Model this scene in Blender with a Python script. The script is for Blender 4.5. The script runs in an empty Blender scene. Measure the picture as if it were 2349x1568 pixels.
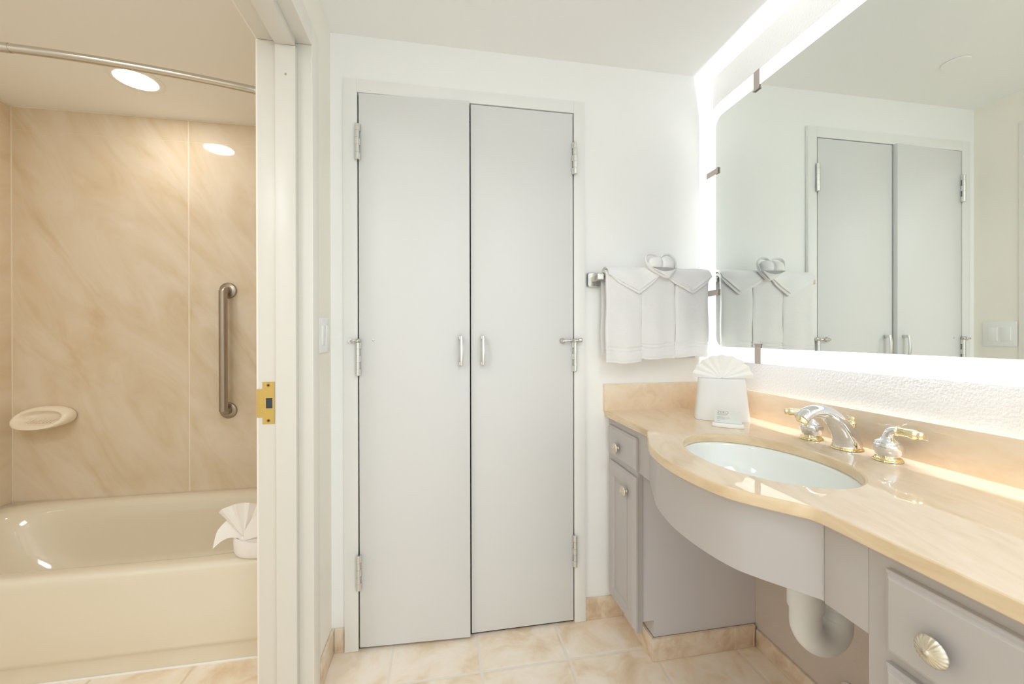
import bpy, bmesh, math, random
from mathutils import Vector, Matrix, noise
random.seed(4)
C = bpy.context.scene.collection
PI = math.pi

# ------------------------------------------------------------------ camera
cam_d = bpy.data.cameras.new('camera'); cam = bpy.data.objects.new('camera', cam_d); C.objects.link(cam)
cam_d.sensor_width = 36.0; cam_d.sensor_fit = 'HORIZONTAL'
cam_d.lens = 36.0 * 921.178 / 2349
cam_d.shift_x = 0.00034; cam_d.shift_y = -0.00656
cam_d.clip_start = 0.01
H0 = 1.1597
yaw, pit, rol = math.radians(9.9733), math.radians(-0.1225), math.radians(-0.1107)
f = Vector((math.sin(yaw)*math.cos(pit), math.cos(yaw)*math.cos(pit), math.sin(pit)))
r = Vector((math.cos(yaw), -math.sin(yaw), 0)); u = r.cross(f)
r2 = r*math.cos(rol) + u*math.sin(rol); u2 = -r*math.sin(rol) + u*math.cos(rol)
M = Matrix((r2, u2, -f)).transposed().to_4x4(); M.translation = (0, 0, H0)
cam.matrix_world = M
bpy.context.scene.camera = cam

# ------------------------------------------------------------------ world, exposure, fill lights
sc = bpy.context.scene
vs = sc.view_settings
vs.view_transform = 'Standard'; vs.look = 'None'; vs.gamma = 1; vs.use_curve_mapping = False
vs.exposure = 0.32
sc.cycles.max_bounces = 14; sc.cycles.diffuse_bounces = 8; sc.cycles.glossy_bounces = 6
sc.cycles.caustics_reflective = False; sc.cycles.caustics_refractive = False
sc.cycles.use_denoising = True
w = bpy.data.worlds.new('daylight'); sc.world = w; w.use_nodes = True
w.node_tree.nodes['Background'].inputs[0].default_value = (0.81, 0.92, 1.0, 1)
w.node_tree.nodes['Background'].inputs[1].default_value = 1.35

def area_light(name, loc, rot, sx, sy, energy, col, shape='RECTANGLE'):
    d = bpy.data.lights.new(name, 'AREA'); d.shape = shape; d.size = sx; d.size_y = sy
    d.energy = energy; d.color = col
    o = bpy.data.objects.new(name, d); C.objects.link(o); o.location = loc; o.rotation_euler = rot
    return o
# unseen fill lights added behind the camera and in the bath; the tub downlight
area_light('dressing_fill_light', (0.35, -0.35, 2.24), (0, 0, 0), 0.6, 0.6, 8.5, (0.90, 0.96, 1.0))
area_light('bath_fill_light', (-1.2, 0.1, 2.24), (0, 0, 0), 0.5, 0.5, 9.2, (0.93, 0.97, 1.0))
STRIP = 64.0      # radiance of the strips behind the mirror
BORDER = 1.05     # radiance of the frosted border
DOWN = 35.0       # radiance of the tub downlight lens

# ------------------------------------------------------------------ materials
def lin(c):
    return tuple((x/255/12.92 if x/255 <= 0.04045 else ((x/255+0.055)/1.055)**2.4) for x in c) + (1,)
def mat(name, col, rough=0.5, metal=0.0, spec=0.5, coat=0.0, emis=None, estr=0):
    m = bpy.data.materials.new(name); m.use_nodes = True
    b = m.node_tree.nodes['Principled BSDF']
    b.inputs['Base Color'].default_value = lin(col); b.inputs['Roughness'].default_value = rough
    b.inputs['Metallic'].default_value = metal; b.inputs['Specular IOR Level'].default_value = spec
    b.inputs['Coat Weight'].default_value = coat; b.inputs['Coat Roughness'].default_value = 0.05
    if emis: b.inputs['Emission Color'].default_value = lin(emis); b.inputs['Emission Strength'].default_value = estr
    return m
def nodes(m): return m.node_tree.nodes, m.node_tree.links, m.node_tree.nodes['Principled BSDF']
def coords(m, scale=(1,1,1), rot=(0,0,0), loc=(0,0,0)):
    n, l, b = nodes(m)
    g = n.new('ShaderNodeNewGeometry'); mr = n.new('ShaderNodeMapping'); mp = n.new('ShaderNodeMapping')
    mr.inputs['Rotation'].default_value = rot; mp.inputs['Scale'].default_value = scale; mp.inputs['Location'].default_value = loc
    l.new(g.outputs['Position'], mr.inputs['Vector']); l.new(mr.outputs['Vector'], mp.inputs['Vector']); return mp.outputs['Vector']
def bump(m, scale, strength, dist=0.002, detail=2, vec=None, rough=0.5):
    n, l, b = nodes(m)
    t = n.new('ShaderNodeTexNoise'); t.inputs['Scale'].default_value = scale; t.inputs['Detail'].default_value = detail
    t.inputs['Roughness'].default_value = rough
    l.new(vec or coords(m), t.inputs['Vector'])
    bp = n.new('ShaderNodeBump'); bp.inputs['Strength'].default_value = strength; bp.inputs['Distance'].default_value = dist
    l.new(t.outputs['Fac'], bp.inputs['Height']); l.new(bp.outputs['Normal'], b.inputs['Normal'])
    return bp
def ramp(n, fac_out, l, stops):
    c = n.new('ShaderNodeValToRGB'); e = c.color_ramp.elements
    e[0].position, e[0].color = stops[0][0], lin(stops[0][1]); e[1].position, e[1].color = stops[-1][0], lin(stops[-1][1])
    for p, col in stops[1:-1]: x = e.new(p); x.color = lin(col)
    l.new(fac_out, c.inputs['Fac']); return c.outputs['Color']
def marble(name, stops, scale, rot, sc3, rough=0.12, detail=6, distort=1.2, spec=0.5, coat=0.0):
    m = mat(name, (200,180,150), rough, spec=spec, coat=coat); n, l, b = nodes(m)
    v = coords(m, sc3, rot)
    t = n.new('ShaderNodeTexNoise'); t.inputs['Scale'].default_value = scale; t.inputs['Detail'].default_value = detail
    t.inputs['Roughness'].default_value = 0.6; t.inputs['Distortion'].default_value = distort
    l.new(v, t.inputs['Vector']); l.new(ramp(n, t.outputs['Fac'], l, stops), b.inputs['Base Color'])
    return m

M_wall = mat('wall_paint', (250,250,248), 0.6, spec=0.3); bump(M_wall, 190, 0.28, 0.0016, 3)
M_walll = mat('wall_paint_cream', (250,246,236), 0.6, spec=0.3); bump(M_walll, 190, 0.28, 0.0016, 3)
M_wallr = mat('wall_paint_textured', (248,247,245), 0.6, spec=0.3); bump(M_wallr, 150, 0.5, 0.0022, 3)
M_ceil = mat('ceiling_paint', (246,246,244), 0.7, spec=0.2); bump(M_ceil, 160, 0.1, 0.001, 2)
M_trim = mat('trim_enamel', (243,243,240), 0.38)
M_casing = mat('casing_enamel_cream', (246,242,234), 0.42)
M_jamb = mat('door_frame_enamel', (229,226,218), 0.35)
M_door = mat('door_enamel', (227,227,226), 0.42); bump(M_door, 26, 0.05, 0.003, 2)
M_dark = mat('closet_shade', (60,55,52), 0.9)  # shade seen through the door gaps, put into the colour
M_bwall = mat('bath_wall_paint', (238,236,231), 0.6, spec=0.3)
M_wains = marble('tub_surround_marble', [(0.30,(216,196,164)),(0.42,(224,207,180)),(0.52,(228,213,191)),(0.62,(231,218,199)),(0.75,(225,207,176))], 2.0, (0,0.55,0), (2.4,1.0,0.8), rough=0.06, detail=9, distort=1.6)
M_grout = mat('grout_cream', (240,230,212), 0.7)
M_tub = mat('tub_enamel_almond', (232,224,206), 0.08, coat=0.5)
M_soap = mat('soap_dish_ceramic', (244,234,216), 0.12, coat=0.4)
M_steel = mat('brushed_steel', (176,166,154), 0.32, 1.0)
M_rod = mat('polished_steel', (206,200,190), 0.2, 1.0)
M_chrome = mat('chrome', (236,237,240), 0.05, 1.0)
M_satin = mat('satin_nickel', (214,211,204), 0.22, 1.0)
M_hinge = mat('hinge_steel', (226,226,222), 0.25, 0.9)
M_clip = mat('clip_metal', (198,188,183), 0.5, 0.0)
M_brassp = mat('polished_brass', (248,236,196), 0.07, 1.0)
M_brass = mat('satin_brass', (226,196,116), 0.35, 0.6)
M_screw = mat('brass_screw', (168,128,66), 0.4, 0.7)
M_screwg = mat('steel_screw', (130,125,118), 0.4, 0.8)
M_hole = mat('strike_hole_shade', (62,70,78), 0.8)  # flat sheet, the shade inside the hole put into its colour
M_plastic = mat('white_plastic', (246,246,244), 0.25)
M_towel = mat('towel_terry', (244,243,243), 0.95, spec=0.1); bump(M_towel, 420, 0.55, 0.003, 3)
M_cloth = mat('washcloth_cotton', (246,245,245), 0.9, spec=0.1); bump(M_cloth, 520, 0.3, 0.002, 2)
M_clothw = mat('washcloth_cotton_bath', (244,240,236), 0.9, spec=0.1); bump(M_clothw, 520, 0.3, 0.002, 2)
M_tissue = mat('tissue_paper', (250,249,246), 0.9, spec=0.1)
M_cover = mat('tissue_cover_resin', (238,238,238), 0.35)
M_card = mat('card_paper', (232,236,234), 0.4)
M_ink = mat('card_ink', (160,162,160), 0.6)
M_sink = mat('sink_porcelain', (240,243,241), 0.08, coat=0.4)
M_cab = mat('cabinet_paint', (192,186,184), 0.42); bump(M_cab, 60, 0.04, 0.001, 2)
M_cabside = mat('cabinet_side_lifted', (216,212,214), 0.45)  # lighter than the fronts to make up for shade on the side
M_niche = mat('niche_wall_tone', (214,201,191), 0.6); bump(M_niche, 170, 0.3, 0.0015, 3)  # own tone for the niche wall, lightened to offset the shade there
M_knob = mat('knob_nickel', (222,214,196), 0.36, 0.9)
M_pipe = mat('pipe_pvc', (236,236,234), 0.4)
M_led = mat('led_strip', (255,255,255), 0.5, emis=(244,249,255), estr=STRIP)
M_border = mat('frosted_border', (250,252,250), 0.35, emis=(252,255,250), estr=BORDER)
M_lens = mat('downlight_lens', (255,255,255), 0.5, emis=(255,251,244), estr=DOWN)
M_backing = mat('mirror_backing', (105,105,105), 0.7)
M_mirror = mat('mirror_glass', (242,246,242), 0.0, 1.0)

# stone counter: fine horizontal streaks
M_stone = marble('counter_stone', [(0.28,(228,204,174)),(0.45,(235,214,186)),(0.62,(239,220,196)),(0.78,(232,210,180))], 7.0, (0,0,0.3), (3.4,0.9,3.0), rough=0.03, detail=10, distort=1.0, spec=0.6)
M_edge_shaded = marble('counter_edge_shaded', [(0.25,(212,184,146)),(0.5,(226,202,168)),(0.75,(234,214,184))], 14, (0,0,0.3), (1.0,0.5,3.0), rough=0.2, distort=0.6)  # same stone made darker: edge shade put into the colour

def tile_floor(name, T, cx, cy, stops, grout, gw=0.0045):
    m = mat(name, (230,205,175), 0.35); n, l, b = nodes(m)
    v = coords(m, (1,1,1))
    t = n.new('ShaderNodeTexNoise'); t.inputs['Scale'].default_value = 6.5; t.inputs['Detail'].default_value = 7; t.inputs['Roughness'].default_value = 0.62
    t.inputs['Distortion'].default_value = 0.5
    l.new(v, t.inputs['Vector'])
    col = ramp(n, t.outputs['Fac'], l, stops)
    s = n.new('ShaderNodeSeparateXYZ'); l.new(v, s.inputs[0])
    masks = []
    for ax, off in ((0, cx), (1, cy)):
        a = n.new('ShaderNodeMath'); a.operation = 'SUBTRACT'; l.new(s.outputs[ax], a.inputs[0]); a.inputs[1].default_value = off - 30*T
        d = n.new('ShaderNodeMath'); d.operation = 'MODULO'; l.new(a.outputs[0], d.inputs[0]); d.inputs[1].default_value = T
        e = n.new('ShaderNodeMath'); e.operation = 'PINGPONG'; l.new(a.outputs[0], e.inputs[0]); e.inputs[1].default_value = T/2
        g = n.new('ShaderNodeMath'); g.operation = 'LESS_THAN'; l.new(e.outputs[0], g.inputs[0]); g.inputs[1].default_value = gw
        masks.append((g, e))
    mx = n.new('ShaderNodeMath'); mx.operation = 'MAXIMUM'; l.new(masks[0][0].outputs[0], mx.inputs[0]); l.new(masks[1][0].outputs[0], mx.inputs[1])
    mix = n.new('ShaderNodeMix'); mix.data_type = 'RGBA'; l.new(mx.outputs[0], mix.inputs[0]); l.new(col, mix.inputs[6]); mix.inputs[7].default_value = lin(grout)
    l.new(mix.outputs[2], b.inputs['Base Color'])
    rr = n.new('ShaderNodeMath'); rr.operation = 'MULTIPLY_ADD'; l.new(mx.outputs[0], rr.inputs[0]); rr.inputs[1].default_value = 0.4; rr.inputs[2].default_value = 0.4
    l.new(rr.outputs[0], b.inputs['Roughness'])
    mn = n.new('ShaderNodeMath'); mn.operation = 'MINIMUM'; l.new(masks[0][1].outputs[0], mn.inputs[0]); l.new(masks[1][1].outputs[0], mn.inputs[1])
    mr = n.new('ShaderNodeMapRange'); l.new(mn.outputs[0], mr.inputs[0]); mr.inputs[1].default_value = gw*0.6; mr.inputs[2].default_value = gw*2.2
    ad = n.new('ShaderNodeMath'); ad.operation = 'MULTIPLY_ADD'; l.new(t.outputs['Fac'], ad.inputs[0]); ad.inputs[1].default_value = 0.35; l.new(mr.outputs[0], ad.inputs[2])
    bp = n.new('ShaderNodeBump'); bp.inputs['Strength'].default_value = 0.5; bp.inputs['Distance'].default_value = 0.002
    l.new(ad.outputs[0], bp.inputs['Height']); l.new(bp.outputs['Normal'], b.inputs['Normal'])
    return m
TS = [(0.30,(228,203,172)),(0.42,(241,222,197)),(0.50,(248,234,216)),(0.60,(251,241,229)),(0.72,(245,225,198))]
M_floor = tile_floor('floor_tile', 0.3118, -0.1768, 1.3755, TS, (240,232,220))
M_floorb = tile_floor('bath_floor_tile', 0.3118, -0.8547, 1.55-0.42, TS, (232,216,192))
M_base = marble('baseboard_tile', [(0.3,(208,182,150)),(0.42,(224,202,176)),(0.54,(236,219,198)),(0.72,(238,226,210))], 16, (0,0,0), (1,1,1), rough=0.35, detail=7, distort=0.4)

# ------------------------------------------------------------------ mesh helpers (all in world coordinates)
def box(bm, x0, x1, y0, y1, z0, z1, bev=0, seg=2, matrix=None):
    vs_ = [bm.verts.new((x, y, z)) for x in (x0, x1) for y in (y0, y1) for z in (z0, z1)]
    F = [(0,1,3,2),(4,6,7,5),(0,4,5,1),(2,3,7,6),(0,2,6,4),(1,5,7,3)]
    fs = [bm.faces.new([vs_[i] for i in q]) for q in F]
    if bev:
        es = list({e for q in fs for e in q.edges})
        rb = bmesh.ops.bevel(bm, geom=es, offset=bev, segments=seg, profile=0.5, affect='EDGES')
        vs_ = list({v for q in rb['faces'] for v in q.verts} | {v for v in vs_ if v.is_valid})
    if matrix: bmesh.ops.transform(bm, matrix=matrix, verts=[v for v in vs_ if v.is_valid])
    return bm
def rings(bm, rs, cap0=True, cap1=True, close=True):
    """rs: list of rings, each a list of points of the same count"""
    V = [[bm.verts.new(p) for p in q] for q in rs]
    n = len(V[0])
    for a, b in zip(V, V[1:]):
        for i in range(n if close else n-1):
            j = (i+1) % n
            bm.faces.new((a[i], a[j], b[j], b[i]))
    if cap0: bm.faces.new(list(reversed(V[0])))
    if cap1: bm.faces.new(V[-1])
    return V
def frame(d):
    d = Vector(d).normalized(); a = Vector((0,0,1)) if abs(d.z) < 0.9 else Vector((1,0,0))
    e1 = d.cross(a).normalized(); return e1, d.cross(e1).normalized()
def lathe(bm, base, axis, prof, seg=32, flute=0, depth=0, xs=1.0):
    """prof: list of (radius, distance along axis)"""
    base = Vector(base); axis = Vector(axis).normalized(); e1, e2 = frame(axis)
    rs = []
    for q in prof:
        rad, t = q[0], q[1]; fl = q[2] if len(q) > 2 else 0
        ring = []
        for i in range(seg):
            a = 2*PI*i/seg; rr = rad*(1 + (fl*math.cos(flute*a) if flute else 0))
            ring.append(base + axis*t + e1*(rr*math.cos(a)*xs) + e2*(rr*math.sin(a)))
        rs.append(ring)
    rings(bm, rs)
    return bm
def cyl(bm, a, b, rad, seg=24, bev=0.0):
    a = Vector(a); b = Vector(b); L = (b-a).length
    pr = [(rad, 0), (rad, L)] if not bev else [(rad-bev, 0), (rad-bev*0.3, bev*0.3), (rad, bev), (rad, L-bev), (rad-bev*0.3, L-bev*0.3), (rad-bev, L)]
    return lathe(bm, a, b-a, pr, seg)
def catmull(pts, n=8, closed=False):
    P = [Vector(p) for p in pts]; out = []; N = len(P)
    rng = range(N if closed else N-1)
    for i in rng:
        if closed: p0, p1, p2, p3 = P[(i-1)%N], P[i], P[(i+1)%N], P[(i+2)%N]
        else: p0, p1, p2, p3 = P[max(i-1,0)], P[i], P[i+1], P[min(i+2,N-1)]
        for k in range(n):
            t = k/n; t2 = t*t; t3 = t2*t
            out.append(0.5*((2*p1) + (-p0+p2)*t + (2*p0-5*p1+4*p2-p3)*t2 + (-p0+3*p1-3*p2+p3)*t3))
    if not closed: out.append(P[-1])
    return out
def tube(bm, path, rad, seg=20, squash=1.0, up=None, closed=False):
    """rad: number or list (or list of (r1, r2)) per point"""
    P = [Vector(p) for p in path]; n = len(P); rs = []
    prev = None
    for i in range(n):
        if closed: d = P[(i+1) % n]-P[i-1]
        else: d = P[min(i+1, n-1)] - P[max(i-1, 0)]
        d.normalize()
        if prev is None:
            e1 = (Vector(up)-d*Vector(up).dot(d)).normalized() if up else frame(d)[0]
        else:
            e1 = (prev - d*prev.dot(d)).normalized()
        prev = e1; e2 = d.cross(e1)
        q = rad[i] if isinstance(rad, (list, tuple)) else rad
        ra, rb = q if isinstance(q, (list, tuple)) else (q, q*squash)
        rs.append([P[i] + e1*(ra*math.cos(2*PI*k/seg)) + e2*(rb*math.sin(2*PI*k/seg)) for k in range(seg)])
    if closed: rs.append(rs[0]); rings(bm, rs, False, False); bmesh.ops.remove_doubles(bm, verts=bm.verts, dist=1e-6)
    else: rings(bm, rs)
    return bm
def sup(cx, cy, a, b, n, z, seg=96, ph=0.0):
    out = []
    for i in range(seg):
        t = 2*PI*i/seg + ph; c, s = math.cos(t), math.sin(t)
        k = (abs(c)**n + abs(s)**n)**(-1.0/n)
        out.append(Vector((cx + a*c*k, cy + b*s*k, z)))
    return out
def prism(bm, poly, axis, t0, t1, bev=0):
    """poly: 2D points; axis 0/1/2 is the extrusion axis"""
    def P(p, t):
        return (t, p[0], p[1]) if axis == 0 else (p[0], t, p[1]) if axis == 1 else (p[0], p[1], t)
    rings(bm, [[P(p, t0) for p in poly], [P(p, t1) for p in poly]])
    bmesh.ops.recalc_face_normals(bm, faces=bm.faces)
    if bev: bmesh.ops.bevel(bm, geom=list(bm.edges), offset=bev, segments=2, profile=0.5, affect='EDGES')
    return bm
def rrect(y0, y1, z0, z1, rad, n=10):
    out = []
    for (cy, cz, a0) in ((y1-rad, z1-rad, 0), (y0+rad, z1-rad, 90), (y0+rad, z0+rad, 180), (y1-rad, z0+rad, 270)):
        for i in range(n+1):
            a = math.radians(a0 + 90*i/n); out.append((cy+rad*math.cos(a), cz+rad*math.sin(a)))
    return out

def wpos(o):
    v = Vector((0,0,0))
    while o is not None: v += o.location; o = o.parent
    return v
def obj(name, bm, m, parent=None, sharp=32, smooth=True, recalc=True, loc=None):
    if recalc: bmesh.ops.recalc_face_normals(bm, faces=bm.faces)
    if loc is None and parent is None and bm.verts:
        xs_ = [v.co for v in bm.verts]
        loc = Vector(((min(v.x for v in xs_)+max(v.x for v in xs_))/2, (min(v.y for v in xs_)+max(v.y for v in xs_))/2, min(v.z for v in xs_)))
    off = Vector(loc) if parent is None else wpos(parent)
    bmesh.ops.translate(bm, vec=-off, verts=bm.verts)
    ca = math.cos(math.radians(sharp))
    for q in bm.faces: q.smooth = smooth
    bm.normal_update()
    for e in bm.edges:
        if len(e.link_faces) == 2 and e.link_faces[0].normal.dot(e.link_faces[1].normal) < ca: e.smooth = False
    me = bpy.data.meshes.new(name); bm.to_mesh(me); bm.free()
    for q in (m if isinstance(m, (list, tuple)) else [m]): me.materials.append(q)
    o = bpy.data.objects.new(name, me); C.objects.link(o)
    if parent is not None: o.parent = parent
    else: o.location = off
    return o
def B(): return bmesh.new()
def thing(name, loc, label, cat, group=None):
    o = bpy.data.objects.new(name, None); C.objects.link(o); o.location = loc; o.empty_display_size = 0.05
    o['label'] = label; o['category'] = cat
    if group: o['group'] = group
    return o
def tag(o, label, cat, group=None):
    o['label'] = label; o['category'] = cat
    if group: o['group'] = group
    return o
def struct(name, bm, m, **k):
    o = obj(name, bm, m, **k); o['kind'] = 'structure'; return o
def desc(o, text): o['label'] = text; return o
def bx(x0, x1, y0, y1, z0, z1, bev=0, seg=2):
    return box(B(), x0, x1, y0, y1, z0, z1, bev, seg)

# ------------------------------------------------------------------ measured room
XL, XR, YB, ZC = -0.3961, 1.158, 1.5581, 2.26
YN = -1.45                      # near end of the dressing area, open to the bedroom
XB = -0.543                     # bath side of the partition wall
XT, YT = -2.0266, 2.3124        # tub alcove corner
YJ, YJ2, ZH = 1.333, 0.405, 2.056
YD = 1.543                      # front of closet casing
D1, D2, DM = -0.2955, 0.5215, 0.1125
ZCB = 0.8485

struct('floor', bx(XB+0.07, XR, YN, YB, -0.06, 0), M_floor, smooth=False)
b = B(); box(b, XB-1.6, XB+0.07, -0.35, YT+0.02, -0.06, 0); struct('floor_bath', b, M_floorb, smooth=False)
b = B(); box(b, XL-0.12, XR+0.12, YN, YB+0.12, ZC, ZC+0.08); box(b, XT-0.1, XL-0.12, -0.45, YT+0.1, ZC, ZC+0.08); struct('ceiling', b, M_ceil, smooth=False)
# back wall with the closet opening and the closet behind it, coloured dark for shade
b = B()
OX0, OX1, OZ = D1-0.006, D2+0.006, 2.047
box(b, XL-0.12, OX0, YB, YB+0.12, 0, ZC); box(b, OX1, XR+0.12, YB, YB+0.12, 0, ZC); box(b, OX0, OX1, YB, YB+0.12, OZ, ZC)
struct('wall_back', b, M_wall, smooth=False)
b = B(); box(b, OX0-0.05, OX1+0.05, YB+0.5, YB+0.53, 0, ZC); box(b, OX0-0.08, OX0-0.05, YB+0.12, YB+0.53, 0, ZC); box(b, OX1+0.05, OX1+0.08, YB+0.12, YB+0.53, 0, ZC)
box(b, OX0-0.08, OX1+0.08, YB+0.12, YB+0.53, ZC-0.02, ZC); box(b, OX0-0.08, OX1+0.08, YB, YB+0.53, -0.03, -0.001)
struct('wall_closet', b, M_dark, smooth=False)
struct('wall_right', bx(XR, XR+0.12, YN, YB, 0, ZC), M_wallr, smooth=False)
# partition wall between the dressing area and the bath room, with the doorway
b = B(); box(b, XB, XL, YJ+0.002, YT+0.1, 0, ZC); box(b, XB, XL, YN, YJ2-0.002, 0, ZC); box(b, XB, XL, YJ2-0.002, YJ+0.002, ZH+0.002, ZC)
struct('wall_left', b, M_walll, smooth=False)
b = B(); box(b, XT-0.1, XB, YT+0.004, YT+0.1, 0, ZC); struct('wall_bath_back', b, M_bwall, smooth=False)
struct('wall_bath_left', bx(XT-0.1, XT-0.004, -0.35, YT+0.1, 0, ZC), M_bwall, smooth=False)
struct('wall_bath_near', bx(XT-0.1, XB, -0.45, -0.35, 0, ZC), M_bwall, smooth=False)

# tub surround: marble panels with grout joints
b = B()
g = 0.0010
zg, xp = 2.1477, -1.2734
Z0 = 0.352
for (x0, x1, z0, z1) in ((XT, xp-g, Z0, zg-g), (xp+g, XB, Z0, zg-g), (XT, xp-g, zg+g, ZC-0.004), (xp+g, XB, zg+g, ZC-0.004)):
    box(b, x0+0.004, x1-0.0005, YT, YT+0.0035, z0, z1)
for (y0, y1, z0, z1) in ((1.53, YT-0.004, Z0, zg-g), (1.53, YT-0.004, zg+g, ZC-0.004)):
    box(b, XT-0.0035, XT, y0, y1, z0, z1)
    box(b, XB-0.0035, XB, y0, y1, z0, z1)
struct('trim_1', b, M_wains, smooth=False)
b = B(); box(b, XT-0.0039, XT+0.0025, YT-0.0015, YT+0.0038, Z0, ZC); box(b, XT+0.002, XB, YT+0.0008, YT+0.0039, Z0-0.004, ZC-0.0005)
box(b, XT-0.0039, XT-0.0008, 1.53, YT, Z0-0.004, ZC-0.0005); box(b, XT, XB-0.004, YT-0.0025, YT+0.0035, ZC-0.005, ZC-0.0003); box(b, XT-0.003, XT+0.0025, 1.53, YT, ZC-0.005, ZC-0.0003)
struct('trim_2', b, M_grout, smooth=False)

# baseboards of cut floor tile
BH = 0.087
struct('baseboard_back', bx(0.5735, 0.76, YB-0.010, YB-0.0005, 0.0005, BH, 0.0015), M_base)
struct('baseboard_corner', bx(XL+0.011, -0.352, YB-0.010, YB-0.0005, 0.0005, BH, 0.0015), M_base)
struct('baseboard_left', bx(XL+0.0005, XL+0.010, 1.4000, YB-0.0005, 0.0005, BH, 0.0015), M_base)
b = B(); box(b, XR-0.011, XR-0.0005, 0.935, 1.307, 0.0005, 0.066, 0.0015); box(b, XR-0.011, XR-0.0005, 0.545, 0.932, 0.0005, 0.066, 0.0015)
struct('baseboard_right', b, M_base)

# ------------------------------------------------------------------ bath doorway frame (double-rabbet frame, flat casing)
b = B()
def frame_part(x0, x1, d):       # d = how far the section stands out into the opening
    box(b, x0, x1, YJ-d, YJ+0.002, 0, ZH-d); box(b, x0, x1, YJ2-0.002, YJ2+d, 0, ZH-d); box(b, x0, x1, YJ2+d, YJ-d, ZH-d, ZH+0.002)
frame_part(XB-0.004, XL+0.004, 0.0005)
frame_part(-0.489, -0.432, 0.0235)
bmesh.ops.bevel(b, geom=[e for e in b.edges], offset=0.0014, segments=2, profile=0.5, affect='EDGES')
t2 = struct('trim_3', b, M_jamb)
b = B(); CW = 0.066
for x0, x1 in ((XL+0.0003, XL+0.0055), (XB-0.009, XB-0.0003)):
    box(b, x0, x1, YJ, YJ+CW, 0, ZH+CW, 0.002); box(b, x0, x1, YJ2-CW, YJ2, 0, ZH+CW, 0.002); box(b, x0, x1, YJ2, YJ, ZH, ZH+CW, 0.002)
desc(obj('casing', b, M_casing, t2), 'flat painted casing around the doorway')
# brass strike plate
b = B()
poly = [(-0.5435,0.9093),(-0.5345,0.9093),(-0.5345,0.889),(-0.501,0.889),(-0.501,1.0165),(-0.5345,1.0165),(-0.5345,0.9953),(-0.5435,0.9953)]
hole = (-0.5245, -0.5065, 0.936, 0.968)
def plate(b, y0, y1):
    xs_ = [-0.5345, hole[0], hole[1], -0.501]
    box(b, xs_[0], xs_[3], y0, y1, 0.889, hole[2]); box(b, xs_[0], xs_[3], y0, y1, hole[3], 1.0165)
    box(b, xs_[0], xs_[1], y0, y1, hole[2], hole[3]); box(b, xs_[2], xs_[3], y0, y1, hole[2], hole[3])
    box(b, -0.5475, -0.5345, y0, y1, 0.9093, 0.9953)
plate(b, YJ-0.0022, YJ-0.0008)
box(b, -0.5500, -0.5472, YJ-0.0022, YJ+0.012, 0.9093, 0.9953)
box(b, -0.5475, -0.5270, YJ-0.0030, YJ-0.0018, 0.941, 0.9475)
sp = desc(obj('strike_plate', b, M_brass, t2, smooth=False), 'brass strike plate')
obj('latch_hole_shade', bx(hole[0], hole[1], YJ-0.0012, YJ-0.0009, hole[2], hole[3]), M_hole, sp, smooth=False)
for z in (0.899, 1.0065):
    b = B(); lathe(b, (-0.5178, YJ-0.0015, z), (0,-1,0), [(0.0052,0),(0.0048,0.0012),(0.0022,0.0012),(0.0018,0.0007),(0.0001,0.0007)], 20)
    obj('screw', b, M_screw, sp)
for (x, y, z) in ((-0.4591, YJ-0.0235, 1.9438), (-0.4935, YJ-0.001, 1.9743), (-0.4935, YJ-0.001, 0.2231)):
    b = B(); lathe(b, (x, y, z), (0,-1,0), [(0.0036,0),(0.0030,0.0009),(0.0012,0.0009),(0.0010,0.0003),(0.0001,0.0003)], 16)
    obj('screw', b, M_screwg if y > YJ-0.01 else M_satin, t2)

# ------------------------------------------------------------------ closet casing and doors
b = B(); ct = 2.0945
box(b, -0.3495, OX0+0.001, YD, YB-0.0003, 0.001, ct, 0.0015); box(b, OX1-0.001, 0.5735, YD, YB-0.0003, 0.001, ct, 0.0015); box(b, OX0+0.001, OX1-0.001, YD, YB-0.0003, OZ-0.001, ct, 0.0015)
struct('trim_4', b, M_trim)

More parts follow.
